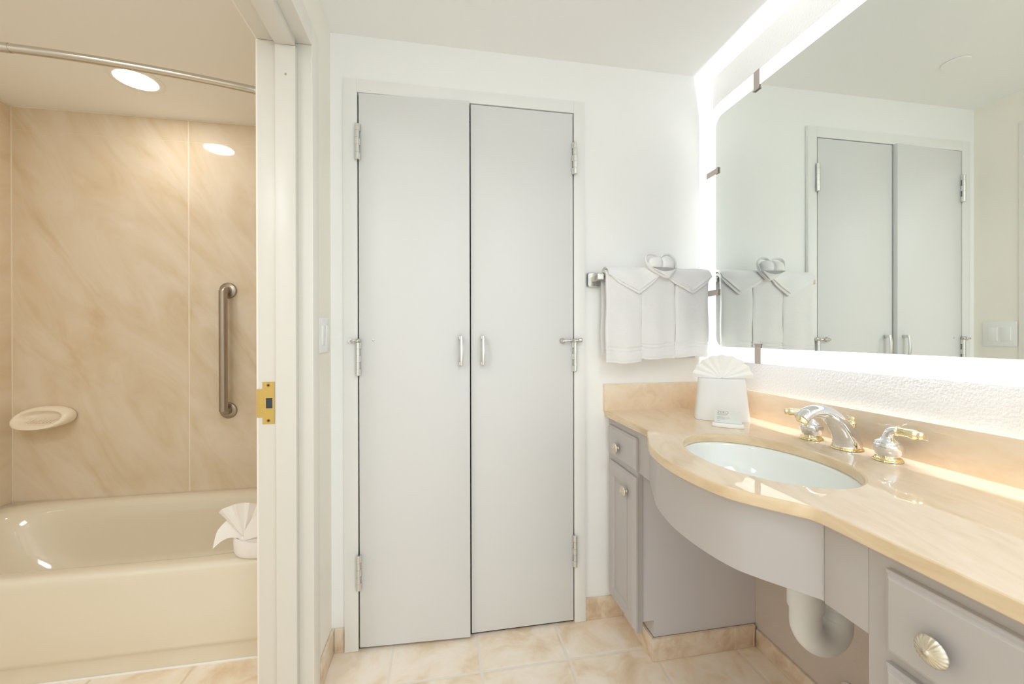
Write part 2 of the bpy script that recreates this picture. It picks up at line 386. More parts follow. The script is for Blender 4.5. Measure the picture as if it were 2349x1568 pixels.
def hinge(x, z0, z1, parent, side, stop=None):
    b = B(); yk = YD-0.0065; rad = 0.0078; L = z1-z0; pr = [(rad*0.75, 0), (rad, 0.002)]
    for k in range(1, 5):
        t = L*k/5; pr += [(rad, t-0.0007), (rad*0.88, t-0.0004), (rad*0.88, t+0.0004), (rad, t+0.0007)]
    pr += [(rad, L-0.002), (rad*0.75, L)]
    lathe(b, (x, yk, z0), (0,0,1), pr, 24)
    h = obj('hinge', b, M_hinge, parent)
    b = B()
    for k in (0, 2, 4): box(b, x-0.0062*side-0.004, x-0.0062*side+0.004, yk+0.002, YD+0.002, z0+L*k/5+0.0005, z0+L*(k+1)/5-0.0005)
    obj('hinge_leaf', b, M_hinge, h)
    if stop:
        zt = z1+0.004
        b = B(); lathe(b, (x, yk, z1), (0,0,1), [(0.0095,0),(0.0105,0.002),(0.0105,0.008),(0.008,0.010),(0.006,0.0125)], 24)
        s = obj('hinge_pin_stop', b, M_satin, h)
        b = B()
        a = Vector((x, yk-0.003, zt+0.001)); e = Vector((stop[0], YD-0.016, stop[1]))
        tube(b, catmull([a, a.lerp(e, 0.5)+Vector((0,-0.006,0)), e], 8), 0.0034, 14)
        obj('stop_arm', b, M_satin, s)
        b = B(); lathe(b, (stop[0], YD-0.001, stop[1]), (0,-1,0), [(0.0095,0),(0.0105,0.003),(0.0095,0.008),(0.006,0.011),(0.0048,0.016),(0.0035,0.019)], 24)
        desc(obj('rubber_bumper', b, M_plastic if side < 0 else M_satin, s), 'pale round bumper')
        if side > 0:
            b = B(); tube(b, [(x, yk-0.007, zt+0.001), (x+0.016, yk-0.011, zt+0.002)], 0.0034, 12)
            lathe(b, (x+0.010, yk-0.011, zt+0.003), (1,-0.15,0), [(0.004,0),(0.0085,0.002),(0.0092,0.006),(0.0085,0.014),(0.006,0.0165)], 20)
            lathe(b, (x-0.024, yk-0.010, zt), (1,0,0), [(0.004,0),(0.0075,0.002),(0.0075,0.007),(0.004,0.009)], 6)
            obj('stop_screw', b, M_satin, s)
    return h
def pull(x, parent, ydoor):
    zc = 1.099; hl = 0.0545
    b = B()
    for s in (-1, 1): box(b, x-0.0085, x+0.0035, ydoor-0.024, ydoor, zc+s*(hl-0.006)-0.0062, zc+s*(hl-0.006)+0.0062, 0.0012)
    # bowed flat grip
    rs = []
    for k in range(17):
        t = -1+2*k/16; z = zc + t*hl; yo = ydoor-0.0235-0.006*(1-t*t); hw = 0.0052+0.0012*(1-t*t)
        rs.append([(x-hw, yo-0.0015, z), (x-hw*0.5, yo-0.004, z), (x+hw*0.5, yo-0.004, z), (x+hw, yo-0.0015, z), (x+hw, yo+0.003, z), (x-hw, yo+0.003, z)])
    rings(b, rs)
    return desc(obj('door_handle', b, M_hinge, parent, sharp=25), 'bright metal bow handle')
# left leaf stands slightly ajar: turned about its hinge edge
zb, zt = 0.0123, 2.0435
ang = math.asin(0.0185/0.403)
b = B(); box(b, D1, D1+0.4035, 0, 0.035, zb, zt, 0.0015)
bmesh.ops.transform(b, matrix=Matrix.Translation((D1, YD+0.001, 0)) @ Matrix.Rotation(-ang, 4, 'Z') @ Matrix.Translation((-D1, 0, 0)), verts=b.verts)
d1 = struct('door_1', b, M_door, loc=(D1, YD, zb))
b = B(); box(b, DM+0.001, D2, YD+0.001, YD+0.036, zb, zt-0.002, 0.0015)
d2 = struct('door_2', b, M_door, loc=(D2, YD, zb))
for (z0, z1, st) in ((1.797, 1.9275, None), (1.0104, 1.1325, (-0.3255, 1.137)), (0.2268, 0.3545, None)): hinge(D1-0.0035, z0, z1, d1, -1, st)
for (z0, z1, st) in ((1.7985, 1.926, None), (1.0116, 1.1295, (0.4767, 1.1335)), (0.2292, 0.3553, None)): hinge(D2+0.006, z0, z1, d2, 1, st)
pull(0.0745, d1, YD-0.016); pull(0.1575, d2, YD+0.001)
b = B(); lathe(b, (-0.246, YD-0.0005, 1.1393), (0,-1,0), [(0.0040,0),(0.0034,0.002),(0.0015,0.003)], 16); obj('bumper_mark', b, M_satin, d1)

# ------------------------------------------------------------------ ceiling cover disc, wall switch, outlet
b = B(); lathe(b, (0.133, 1.296, ZC), (0,0,-1), [(0.040,0),(0.0435,0.0015),(0.0435,0.0035),(0.041,0.0052),(0.0001,0.0058)], 48)
tag(obj('ceiling_cover_plate', b, M_ceil), 'round flat white cover plate set on the ceiling above the closet doors', 'cover plate')
sw = thing('light_switch', (XL, 1.462, 1.1), 'white double rocker switch plate on the left wall beside the doorway', 'light switch')
obj('switch_plate', bx(XL+0.0003, XL+0.006, 1.4035, 1.5205, 1.1, 1.2155, 0.0018), M_plastic, sw)
for yc in (1.439, 1.485):
    b = B(); box(b, XL+0.0055, XL+0.0068, yc-0.0178, yc+0.0178, 1.124, 1.1915, 0.0004)
    fr = obj('rocker_frame', b, M_plastic, sw)
    b = B(); prism(b, [(XL+0.006, 1.126), (XL+0.0085, 1.1262), (XL+0.0105, 1.189), (XL+0.006, 1.1895)], 1, yc-0.0160, yc+0.0160, 0.0005)
    obj('rocker', b, M_plastic, fr)
    for z in (1.108, 1.2075):
        b = B(); lathe(b, (XL+0.0058, yc, z), (1,0,0), [(0.0028,0),(0.0024,0.0006),(0.0001,0.0007)], 14); obj('screw', b, M_plastic, sw)
b = B(); box(b, 0.962, 1.068, YB-0.007, YB-0.0003, 1.058, 1.168, 0.002)
ou = thing('outlet_cover', (1.015, YB, 1.058), 'small pale grey wall plate almost hidden behind the hanging hand towels', 'outlet cover')
obj('cover_plate', b, M_cabside, ou)
b = B(); box(b, 0.985, 1.045, YB-0.009, YB-0.0065, 1.085, 1.145, 0.001); obj('socket', b, M_plastic, ou)

# ------------------------------------------------------------------ recessed downlight over the tub
dl = thing('recessed_downlight', (-1.29, 1.985, ZC), 'round recessed downlight glowing in the bath ceiling above the tub', 'ceiling light')
b = B(); lathe(b, (-1.29, 1.985, ZC), (0,0,-1), [(0.097,0),(0.0975,0.002),(0.094,0.0045),(0.080,0.0055),(0.0735,0.0045),(0.0725,0.0015)], 64)
obj('trim_ring', b, M_trim, dl)
b = B(); lathe(b, (-1.29, 1.985, ZC-0.004), (0,0,-1), [(0.0725,0),(0.0720,0.0012),(0.0001,0.0016)], 64)
desc(obj('lens', b, M_lens, dl), 'glowing white lens')

# ------------------------------------------------------------------ shower rod
b = B(); n = 40; pts = []
for i in range(n+1):
    t = i/n; x = XB-0.006 + (XT+0.006-XB)*t; yy = 1.455 - 0.115*math.sin(PI*t)**0.85 if 0 < t < 1 else 1.455
    pts.append((x, yy, 1.958))
rod = thing('shower_rod', (-1.28, 1.455, 1.958), 'polished steel curved shower rod running above the front of the tub', 'shower rod')
tube(b, pts, 0.0118, 24, up=(0,0,1)); obj('rod', b, M_rod, rod)
b = B(); tube(b, [pts[i] for i in range(17, 24)], 0.0126, 24, up=(0,0,1)); obj('sleeve', b, M_rod, rod)
for x, d in ((XB-0.004, -1), (XT+0.0005, 1)):
    b = B(); lathe(b, (x, 1.455, 1.958), (d,0,0), [(0.034,0),(0.034,0.006),(0.022,0.012),(0.016,0.028)], 32); obj('flange', b, M_rod, rod)

# ------------------------------------------------------------------ grab bar
gb = thing('grab_bar', (-1.0865, YT, 0.77), 'brushed steel vertical grab bar on the marble panel behind the tub', 'grab bar')
gx, gz0, gz1 = -1.0885, 0.768, 1.390
b = B(); yo = YT-0.052
pts = [(gx, YT-0.004, gz1), (gx, YT-0.022, gz1), (gx, YT-0.040, gz1-0.006), (gx, yo, gz1-0.026), (gx, yo-0.001, gz1-0.05), (gx, yo-0.001, gz0+0.05), (gx, yo, gz0+0.026), (gx, YT-0.040, gz0+0.006), (gx, YT-0.022, gz0), (gx, YT-0.004, gz0)]
tube(b, catmull(pts, 8), 0.0185, 28, up=(1,0,0)); obj('bar', b, M_steel, gb)
for z in (gz1, gz0):
    b = B(); lathe(b, (gx, YT-0.0005, z), (0,-1,0), [(0.041,0),(0.041,0.004),(0.038,0.009),(0.030,0.012),(0.0215,0.013),(0.0205,0.018)], 40); obj('flange', b, M_steel, gb)

# ------------------------------------------------------------------ soap dish
def erg(cx, cz, a, bz, y, tilt, n=2.3, seg=64):
    out = []
    for i in range(seg):
        t = 2*PI*i/seg; c, s = math.cos(t), math.sin(t); k = (abs(c)**n+abs(s)**n)**(-1/n)
        z = bz*s*k; out.append(Vector((cx + a*c*k, y + z*tilt, cz + z)))
    return out
b = B(); sx, sz = -1.860, 0.770
rings(b, [erg(sx, sz, 0.100, 0.046, YT-0.0005, 0), erg(sx, sz, 0.108, 0.050, YT-0.018, 0.05), erg(sx, sz, 0.112, 0.0505, YT-0.042, 0.35), erg(sx, sz-0.001, 0.111, 0.0485, YT-0.066, 0.62),
          erg(sx, sz-0.002, 0.105, 0.0435, YT-0.080, 0.8), erg(sx, sz-0.001, 0.096, 0.036, YT-0.083, 0.85), erg(sx, sz+0.001, 0.087, 0.0300, YT-0.076, 0.8), erg(sx, sz+0.002, 0.079, 0.0255, YT-0.052, 0.6),
          erg(sx, sz+0.002, 0.071, 0.021, YT-0.033, 0.35), erg(sx, sz+0.002, 0.04, 0.010, YT-0.028, 0.3), erg(sx, sz+0.002, 0.002, 0.001, YT-0.0275, 0.3)], cap0=True, cap1=True)
sd = thing('soap_dish', (sx, YT, 0.72), 'oval cream ceramic soap dish fixed to the marble wall near the left corner', 'soap dish')
obj('dish', b, M_soap, sd, sharp=80)
b = B()
for k in range(9):
    x = sx-0.056+0.014*k; cyl(b, (x, YT-0.078, sz-0.020), (x, YT-0.046, sz-0.013), 0.0026, 10)
obj('drain_ridges', b, M_soap, sd)

# ------------------------------------------------------------------ bathtub
tb = thing('bathtub', (-1.285, 1.94, 0), 'glossy almond bathtub filling the marble alcove', 'bathtub')
b = B(); xc, aL = (XT+XB)/2, (XB-XT)/2-0.0045
def outer(yf, z, ins=0.0):
    y1 = YT-0.001; return sup(xc, (yf+y1)/2, aL-ins, (y1-yf)/2-ins, 60, z, 128)
def inner(x0, x1, y0, y1, n, z): return sup((x0+x1)/2, (y0+y1)/2, (x1-x0)/2, (y1-y0)/2, n, z, 128)
R = [outer(1.583, 0.001), outer(1.583, 0.060), outer(1.581, 0.064), outer(1.5665, 0.080), outer(1.5645, 0.088), outer(1.563, 0.20), outer(1.562, 0.325), outer(1.5625, 0.342), outer(1.566, 0.352, 0.0005), outer(1.573, 0.3585, 0.002), outer(1.583, 0.3605, 0.005),
     inner(-1.985, -0.60, 1.618, 2.262, 7, 0.3595), inner(-1.970, -0.615, 1.628, 2.250, 6, 0.3565), inner(-1.958, -0.625, 1.638, 2.240, 5.5, 0.348), inner(-1.950, -0.632, 1.646, 2.233, 5, 0.334),
     inner(-1.930, -0.642, 1.658, 2.222, 4.5, 0.28), inner(-1.880, -0.655, 1.676, 2.205, 4.2, 0.18), inner(-1.820, -0.668, 1.692, 2.190, 4, 0.11), inner(-1.790, -0.680, 1.706, 2.176, 3.8, 0.08),
     inner(-1.745, -0.705, 1.735, 2.146, 3.6, 0.062), inner(-1.66, -0.77, 1.79, 2.09, 3.4, 0.057), inner(-1.3, -1.1, 1.92, 1.98, 2.5, 0.055)]
rings(b, R); obj('tub_body', b, M_tub, tb, sharp=50)
b = B(); lathe(b, (-0.80, 1.94, 0.0575), (0,0,1), [(0.036,0),(0.034,0.002),(0.022,0.0025),(0.020,0.0012),(0.0001,0.001)], 28); obj('drain', b, M_chrome, tb)
b = B(); tube(b, [(XB-0.006, 1.5795, 0.0025), (XT+0.01, 1.5795, 0.0025)], 0.0042, 10); obj('caulk_bead', b, M_plastic, tb)

# ------------------------------------------------------------------ pleated fan (tissue and washcloth)
def fan(bm, o, ex, ez, en, rad, a0, a1, pleats, amp, flat=1.0, back=0.0, thick=0.0006, rows=7, r0=0.06):
    """pleated half disc: o root, ex width axis, ez up axis, en normal axis"""
    o, ex, ez, en = Vector(o), Vector(ex), Vector(ez), Vector(en); N = pleats*2*3
    front, rear = [], []
    for j in range(rows+1):
        rr = r0 + (1-r0)*j/rows; ra, rb = [], []
        for i in range(N+1):
            t = i/N; a = a0+(a1-a0)*t; ph = (i/3.0) % 2; tri = (ph if ph < 1 else 2-ph)*2-1
            ed = 1 + (0.025*tri if j == rows else 0)
            off = tri*amp*rr**1.2
            p = o + ex*(rad*rr*ed*math.cos(a)) + ez*(rad*rr*ed*math.sin(a)*flat) + en*(off + back*rr*rr)
            ra.append(p); rb.append(p - en*thick)
        front.append(ra); rear.append(rb)
    for G, fl in ((front, 1), (rear, 0)):
        V = [[bm.verts.new(p) for p in q] for q in G]
        for x, y in zip(V, V[1:]):
            for i in range(N): bm.faces.new((x[i], x[i+1], y[i+1], y[i]) if fl else (x[i], y[i], y[i+1], x[i+1]))
        if fl: VF = V
        else: VR = V
    for i in range(N): bm.faces.new((VF[-1][i], VF[-1][i+1], VR[-1][i+1], VR[-1][i]))
    for i in range(N): bm.faces.new((VF[0][i+1], VF[0][i], VR[0][i], VR[0][i+1]))
    for j in range(rows):
        bm.faces.new((VF[j][0], VF[j+1][0], VR[j+1][0], VR[j][0])); bm.faces.new((VF[j+1][N], VF[j][N], VR[j][N], VR[j+1][N]))

# washcloth folded into a flower, on the tub rim
wc = thing('folded_washcloth', (-0.645, 1.612, 0.361), 'white washcloth folded into a fan flower on the near rim of the tub', 'washcloth')
cx, cy, z0 = -0.648, 1.614, 0.3615
b = B(); R = []
for (rad, z) in ((0.078,0),(0.086,0.002),(0.093,0.014),(0.096,0.034),(0.0955,0.058),(0.093,0.062),(0.088,0.058),(0.084,0.048),(0.070,0.044),(0.001,0.042)):
    R.append([Vector((cx+rad*math.cos(2*PI*i/64), cy+rad*0.56*math.sin(2*PI*i/64), z0+z*(1 + 0.22*math.cos(2*PI*i/64-2.9)) )) for i in range(64)])
rings(b, R); obj('rolled_base', b, M_clothw, wc, sharp=70)
b = B(); R = []
for (rad, z) in ((0.080,0.030),(0.086,0.050),(0.082,0.066),(0.072,0.074),(0.050,0.078),(0.001,0.078)):
    R.append([Vector((cx-0.004+rad*math.cos(2*PI*i/48), cy+rad*0.5*math.sin(2*PI*i/48), z0+z)) for i in range(48)])
rings(b, R); obj('inner_roll', b, M_clothw, wc, sharp=70)
b = B(); fan(b, (cx-0.052, cy-0.028, z0+0.072), (0.97,0.10,0), (0,-0.06,1), (0.10,-0.97,0), 0.128, math.radians(48), math.radians(128), 4, 0.009, back=0.006, thick=0.003)
obj('fan', b, M_clothw, wc, sharp=60)
def petal(bm, root, tip, side, width, droop, curl, n=12, m=8, thick=0.003):
    root, tip, side = Vector(root), Vector(tip), Vector(side).normalized(); up = Vector((0,0,1)); F, Rr = [], []
    for j in range(n+1):
        t = j/n; wd = width*(0.25+0.75*math.sin(PI*min(t*0.62+0.02,1))); c = root.lerp(tip, t)+up*(droop*math.sin(PI*t))
        a, q = [], []
        for i in range(m+1):
            s = i/m*2-1; p = c + side*(s*wd) + up*(curl*(s*s-0.3)*(0.4+t)); a.append(p); q.append(p-up*thick)
        F.append(a); Rr.append(q)
    for G in (F, Rr):
        V = [[bm.verts.new(p) for p in q] for q in G]
        for x, y in zip(V, V[1:]):
            for i in range(m): bm.faces.new((x[i], x[i+1], y[i+1], y[i]))
        if G is F: A = V
        else: D = V
    for i in range(m):
        bm.faces.new((A[0][i], D[0][i], D[0][i+1], A[0][i+1])); bm.faces.new((A[n][i], A[n][i+1], D[n][i+1], D[n][i]))
    for j in range(n):
        bm.faces.new((A[j][0], A[j+1][0], D[j+1][0], D[j][0])); bm.faces.new((A[j][m], D[j][m], D[j+1][m], A[j+1][m]))
b = B(); petal(b, (cx-0.058, cy-0.020, z0+0.078), (cx-0.140, cy-0.030, z0+0.088), (0.15,0.35,0.9), 0.034, 0.030, -0.010)
obj('petal', b, M_clothw, wc, sharp=70)
b = B(); petal(b, (cx-0.046, cy-0.036, z0+0.074), (cx+0.035, cy-0.060, z0+0.112), (0.35,-0.2,-0.9), 0.036, 0.012, 0.014)
obj('petal', b, M_clothw, wc, sharp=70)

# ------------------------------------------------------------------ mirror: back-lit glass with frosted border
XM = 1.0982
GY0, GY1, GZ0, GZ1 = 0.33, 1.4595, 1.1095, 2.0305
OY0, OY1, OZ0, OZ1 = 0.275, 1.5135, 1.0565, 2.0855
mi = thing('mirror', (XR, 0.89, 1.06), 'large backlit wall mirror with glowing frosted border above the sink', 'mirror')
b = B(); prism(b, rrect(GY0, GY1, GZ0, GZ1, 0.042), 0, XM-0.0008, XM+0.0008)
desc(obj('mirror_glass', b, M_mirror, mi, smooth=False), 'silvered reflective glass')
b = B()
o1 = rrect(OY0, OY1, OZ0, OZ1, 0.085); i1 = rrect(GY0+0.001, GY1-0.001, GZ0+0.001, GZ1-0.001, 0.041)
rings(b, [[(XM-0.0003, *p) for p in i1], [(XM-0.0003, *p) for p in o1], [(XM+0.0045, *p) for p in o1], [(XM+0.0045, *p) for p in i1], [(XM-0.0003, *p) for p in i1]], False, False)
bmesh.ops.recalc_face_normals(b, faces=b.faces); b.normal_update()
for q in b.faces: q.material_index = 0 if q.normal.x < -0.5 else 1
desc(obj('frosted_border', b, [M_border, M_backing], mi, smooth=False), 'glowing frosted white border')
sy0, sy1, sz0, sz1 = OY0+0.135, OY1-0.135, OZ0+0.135, OZ1-0.135
b = B(); box(b, XM+0.006, XR-0.002, sy0+0.01, sy1-0.01, sz0+0.01, sz1-0.01); desc(obj('back_box', b, M_backing, mi, smooth=False), 'mounting box behind the glass')
b = B(); xa, xb_ = XM+0.028, XM+0.038
def quad(b, pts): b.faces.new([b.verts.new(p) for p in pts])
box(b, xa, xb_, sy0, sy1, sz1-0.004, sz1); box(b, xa, xb_, sy0, sy1, sz0, sz0+0.004)
box(b, xa, xb_, sy0, sy0+0.004, sz0+0.004, sz1-0.004); box(b, xa, xb_, sy1-0.004, sy1, sz0+0.004, sz1-0.004)
desc(obj('light_strip', b, M_led, mi, smooth=False), 'bright light strip behind the glass edge')
b = B(); box(b, XM+0.0050, XM+0.0056, sy0+0.012, sy1-0.012, sz0+0.012, sz1-0.012); obj('backing_sheet', b, M_backing, mi, smooth=False)
def clip(py, pz, dy, dz):
    b = B(); hw = 0.0135
    if dz:
        e, i = pz, pz-dz*0.069
        box(b, XM-0.0035, XM-0.0020, py-hw, py+hw, min(e,i), max(e,i)); box(b, XM-0.0075, XM-0.0035, py-hw, py+hw, min(i, i+dz*0.004), max(i, i+dz*0.004)); box(b, XM-0.002, XR-0.001, py-hw, py+hw, min(e, e-dz*0.002), max(e, e-dz*0.002)) if 0 else None
        box(b, XM-0.0020, XM+0.012, py-hw, py+hw, min(e, e+dz*0.0015), max(e, e+dz*0.0015))
    else:
        e, i = py, py-dy*0.072
        box(b, XM-0.0035, XM-0.0020, min(e,i), max(e,i), pz-0.0118, pz+0.0118); box(b, XM-0.0075, XM-0.0035, min(i, i+dy*0.004), max(i, i+dy*0.004), pz-0.0118, pz+0.0118)
        box(b, XM-0.0020, XM+0.012, min(e, e+dy*0.0015), max(e, e+dy*0.0015), pz-0.0118, pz+0.0118)
    desc(obj('mirror_clip', b, M_clip, mi, smooth=False), 'taupe metal edge clip')
for q in ((1.2440, OZ1, 0, 1), (0.545, OZ1, 0, 1), (1.2395, OZ0, 0, -1), (0.545, OZ0, 0, -1), (OY1, 1.8160, 1, 0), (OY1, 1.3270, 1, 0), (OY0, 1.8160, -1, 0), (OY0, 1.3270, -1, 0)): clip(*q)

# ------------------------------------------------------------------ towel rail and towels on the back wall
tr = thing('towel_bar', (0.85, YB, 1.38), 'satin nickel towel bar with square posts on the back wall', 'towel bar')
YR, ZR = YB-0.066, 1.385
for x in (0.612, 1.099):
    b = B()
    rings(b, [[(x+p[0], YB-0.0005, 1.380+p[1]) for p in rrect(-0.030,0.030,-0.030,0.030,0.010,6)], [(x+p[0], YB-0.006, 1.380+p[1]) for p in rrect(-0.030,0.030,-0.030,0.030,0.010,6)],
              [(x+p[0], YB-0.013, 1.380+p[1]) for p in rrect(-0.026,0.026,-0.026,0.026,0.009,6)], [(x+p[0], YB-0.014, 1.381+p[1]) for p in rrect(-0.013,0.013,-0.013,0.013,0.004,6)],
              [(x+p[0], YR-0.004, 1.385+p[1]) for p in rrect(-0.0105,0.0105,-0.0115,0.0115,0.003,6)]])
    br = obj('wall_post', b, M_satin, tr, sharp=28)
    b = B(); s = 1 if x < 0.8 else -1
    box(b, min(x-0.0105*s, x+0.034*s), max(x-0.0105*s, x+0.034*s), YR-0.0115, YR+0.006, ZR-0.0115, ZR+0.0115, 0.002); obj('bar_holder', b, M_satin, br)
b = B(); box(b, 0.625, 1.092, YR-0.0085, YR+0.0085-0.003, ZR-0.0085, ZR+0.0085, 0.002); obj('bar', b, M_satin, tr)

def drape(x0, x1, zf, zb_, r_out, th, name, m, label, cat, group=None, hem=True, seed=0, flare=0.0, lenf=None, nx=18, wob=0.003, yoff=0.0):
    """cloth hung over the rail: zf front bottom, zb_ back bottom"""
    rt = r_out; path = []
    def yz(s, zf_):
        # s 0..1 front bottom -> top -> back bottom
        Lf = (ZR)-zf_; La = PI*rt; Lb = ZR-zb_; T = Lf+La+Lb; d = s*T
        if d < Lf: return (YR-rt, zf_+d, 0)
        if d < Lf+La: a = (d-Lf)/rt; return (YR-rt*math.cos(a), ZR+rt*math.sin(a), 1)
        return (YR+rt, ZR-(d-Lf-La), 2)
    NS = 190; out, inn = [], []
    for i in range(nx+1):
        t = i/nx; ra, rb = [], []
        zf_ = zf + (lenf(t) if lenf else 0) + 0.003*math.sin(7*t+seed)
        for j in range(NS+1):
            y, z, k = yz(j/NS, zf_)
            dn = max(0, min(1, (ZR-z)/0.3)) if k != 1 else 0
            x = x0+(x1-x0)*t + (t-0.5)*flare*dn + 0.0015*math.sin(30*z+seed+6*t)
            bulge = wob*math.sin(9*t+seed+4*z)*dn
            h = 0
            if hem and k == 0:
                q = z-zf_
                if 0.040 < q < 0.046 or 0.054 < q < 0.060: h = -0.0042
                elif 0.046 <= q <= 0.054: h = -0.001
                elif q < 0.009: h = -0.0035
                elif q < 0.040: h = -0.0014
            e = th*(1 if 0.03 < t < 0.97 else 0.72)
            sgn = -1 if k == 0 else 1
            if k == 1:
                a = math.atan2(z-ZR, -(y-YR)); no = Vector((0, -math.cos(a), math.sin(a)))
            else: no = Vector((0, sgn, 0))
            p = Vector((x, y+yoff*(1 if k == 0 else 0), z)) + Vector((0, bulge if k == 0 else 0, 0))
            ra.append(p + no*(e+h)); rb.append(p - no*0.001)
        out.append(ra); inn.append(rb)
    bm = B(); A = [[bm.verts.new(p) for p in q] for q in out]; D = [[bm.verts.new(p) for p in q] for q in inn]
    for i in range(nx):
        for j in range(NS):
            bm.faces.new((A[i][j], A[i+1][j], A[i+1][j+1], A[i][j+1])); bm.faces.new((D[i][j], D[i][j+1], D[i+1][j+1], D[i+1][j]))
        for j in (0, NS): bm.faces.new((A[i][j], D[i][j], D[i+1][j], A[i+1][j]))
    for j in range(NS):
        for i in (0, nx): bm.faces.new((A[i][j], A[i][j+1], D[i][j+1], D[i][j]))
    return tag(obj(name, bm, m, sharp=60), label, cat, group)
G = 'hand towels on the towel bar'
drape(0.631, 0.7752, 1.048, 1.085, 0.0175, 0.0115, 'hand_towel', M_towel, 'white terry hand towel hanging on the bar nearest the closet, its hem lowest', 'towel', G, seed=1, flare=0.006, yoff=-0.001)
drape(0.7765, 0.9212, 1.062, 1.09, 0.0175, 0.0105, 'hand_towel', M_towel, 'white hand towel hanging in the middle of the bar under the heart-shaped washcloth', 'towel', G, seed=2.4)
drape(0.9225, 1.068, 1.068, 1.09, 0.0175, 0.0105, 'hand_towel', M_towel, 'white hand towel hanging on the bar nearest the mirror', 'towel', G, seed=4)
# back fold of the left towel peeping out beside it
def collar(xa, xt, xb, ztip, zend, seed, label, name='draped_washcloth'):
    """triangular folded washcloth laid over the towels, two layers"""
    bm = B()
    for layer in range(2):
        rt = 0.0335+0.0043*layer; th = 0.0038
        NX, NS = 26, 30
        dx = 0.012*(1-layer)
        A, D = [], []
        for i in range(NX+1):
            t = i/NX; x = xa+(xb-xa)*t
            k = (x-xa)/(xt-xa) if x < xt else (xb-x)/(xb-xt)
            L = max(0.002, (ZR-ztip)*k) + (0.011*(1-layer)*min(1, k*3)) - 0.006
            ra, rb = [], []
            for j in range(NS+1):
                s = j/NS; tot = L+PI*rt*0.82; d = s*tot
                if d < L: y, z, no = YR-rt, ZR-L+d, Vector((0,-1,0))
                else:
                    a = (d-L)/rt; y, z, no = YR-rt*math.cos(a), ZR+rt*math.sin(a), Vector((0,-math.cos(a), math.sin(a)))
                hemr = 0.0014 if (d < 0.008) else 0
                p = Vector((x+dx*0.3, y, z)); p += no*(0.0012*math.sin(11*t+seed+20*z))
                ra.append(p+no*(th+hemr)); rb.append(p)
            A.append(ra); D.append(rb)
        A = [[bm.verts.new(p) for p in q] for q in A]; D = [[bm.verts.new(p) for p in q] for q in D]
        for i in range(NX):
            for j in range(NS):
                bm.faces.new((A[i][j], A[i+1][j], A[i+1][j+1], A[i][j+1])); bm.faces.new((D[i][j], D[i][j+1], D[i+1][j+1], D[i+1][j]))
            for j in (0, NS): bm.faces.new((A[i][j], D[i][j], D[i+1][j], A[i+1][j]))
        for j in range(NS):
            for i in (0, NX): bm.faces.new((A[i][j], A[i][j+1], D[i][j+1], D[i][j]))
    return tag(obj(name, bm, M_cloth, sharp=60), label, 'washcloth', 'washcloths dressed over the towels')
collar(0.634, 0.757, 0.845, 1.322, 0, 0.5, 'white washcloth folded to a triangle over the towels, on the closet side of the heart')
collar(0.868, 0.990, 1.073, 1.326, 0, 2.2, 'white washcloth folded to a triangle over the towels, on the mirror side of the heart')

# heart-shaped rolled washcloth in the middle
hw = thing('heart_washcloth', (0.852, YR-0.035, 1.378), 'white washcloth rolled into a heart standing above the middle towel', 'washcloth', 'washcloths dressed over the towels')
HX, HY = 0.850, YR-0.040
outl = [(0.872-HX, 1.380), (0.836-HX, 1.394), (0.806-HX, 1.414), (0.790-HX, 1.438), (0.788-HX, 1.460), (0.802-HX, 1.472), (0.828-HX, 1.4715), (0.848-HX, 1.460), (0.868-HX, 1.471), (0.892-HX, 1.472), (0.909-HX, 1.458), (0.913-HX, 1.438), (0.906-HX, 1.412), (0.892-HX, 1.394)]
pts = catmull([(HX+x, HY-0.014+0.020*min(1, max(0, (z-1.38)/0.09)), z) for x, z in outl], 6, closed=True)
b = B(); tube(b, pts, [(0.0078, 0.0032)]*len(pts), 14, up=(0,-1,0), closed=True); obj('wrap', b, M_cloth, hw, sharp=70)
def blob(bm, c, rx, ry, rz, n=2.4, k=16, seg=28, tilt=0):
    R = []
    for j in range(k+1):
        a = -PI/2 + PI*j/k; cc = max(0.02, abs(math.cos(a)))**(2/n); sn = math.copysign(abs(math.sin(a))**(2/n), math.sin(a))
        R.append([Vector((c[0]+rx*cc*math.cos(2*PI*i/seg)*(1+tilt*sn), c[1]+ry*cc*math.sin(2*PI*i/seg), c[2]+rz*sn)) for i in range(seg)])
    rings(bm, R)
b = B(); R = []
for j in range(41):
    t = -1+2*j/40; xx = 0.8505+0.0565*t; e = max(0.0, 1-abs(t)**3.2)**0.42
    pin = 1-0.30*math.exp(-(t/0.09)**2)-0.10*math.exp(-(t/0.3)**2); e = max(e, 0.03)
    R.append([Vector((xx, HY-0.002-0.023*e*pin*math.sin(2*PI*i/32), 1.4355-0.002*math.exp(-(t/0.1)**2)+0.0275*e*(pin*0.5+0.5)*math.cos(2*PI*i/32))) for i in range(32)])
rings(b, R); obj('rolled_center', b, M_cloth, hw, sharp=80)
# lower cone of the wrap, closing to the point
b = B(); R = []
top = [(0.800,1.419),(0.826,1.407),(0.852,1.402),(0.880,1.406),(0.906,1.417)]
for k in range(9):
    t = k/8; R.append([Vector((x*(1-t)+0.8715*t, HY-0.0235-0.004*math.sin(PI*i/4)*(1-t), z*(1-t)+1.379*t)) for i, (x, z) in enumerate(top)] + [Vector((x*(1-t)+0.8715*t, HY+0.014, z*(1-t)+1.382*t)) for x, z in reversed(top)])
rings(b, R); obj('pointed_fold', b, M_cloth, hw, sharp=60)

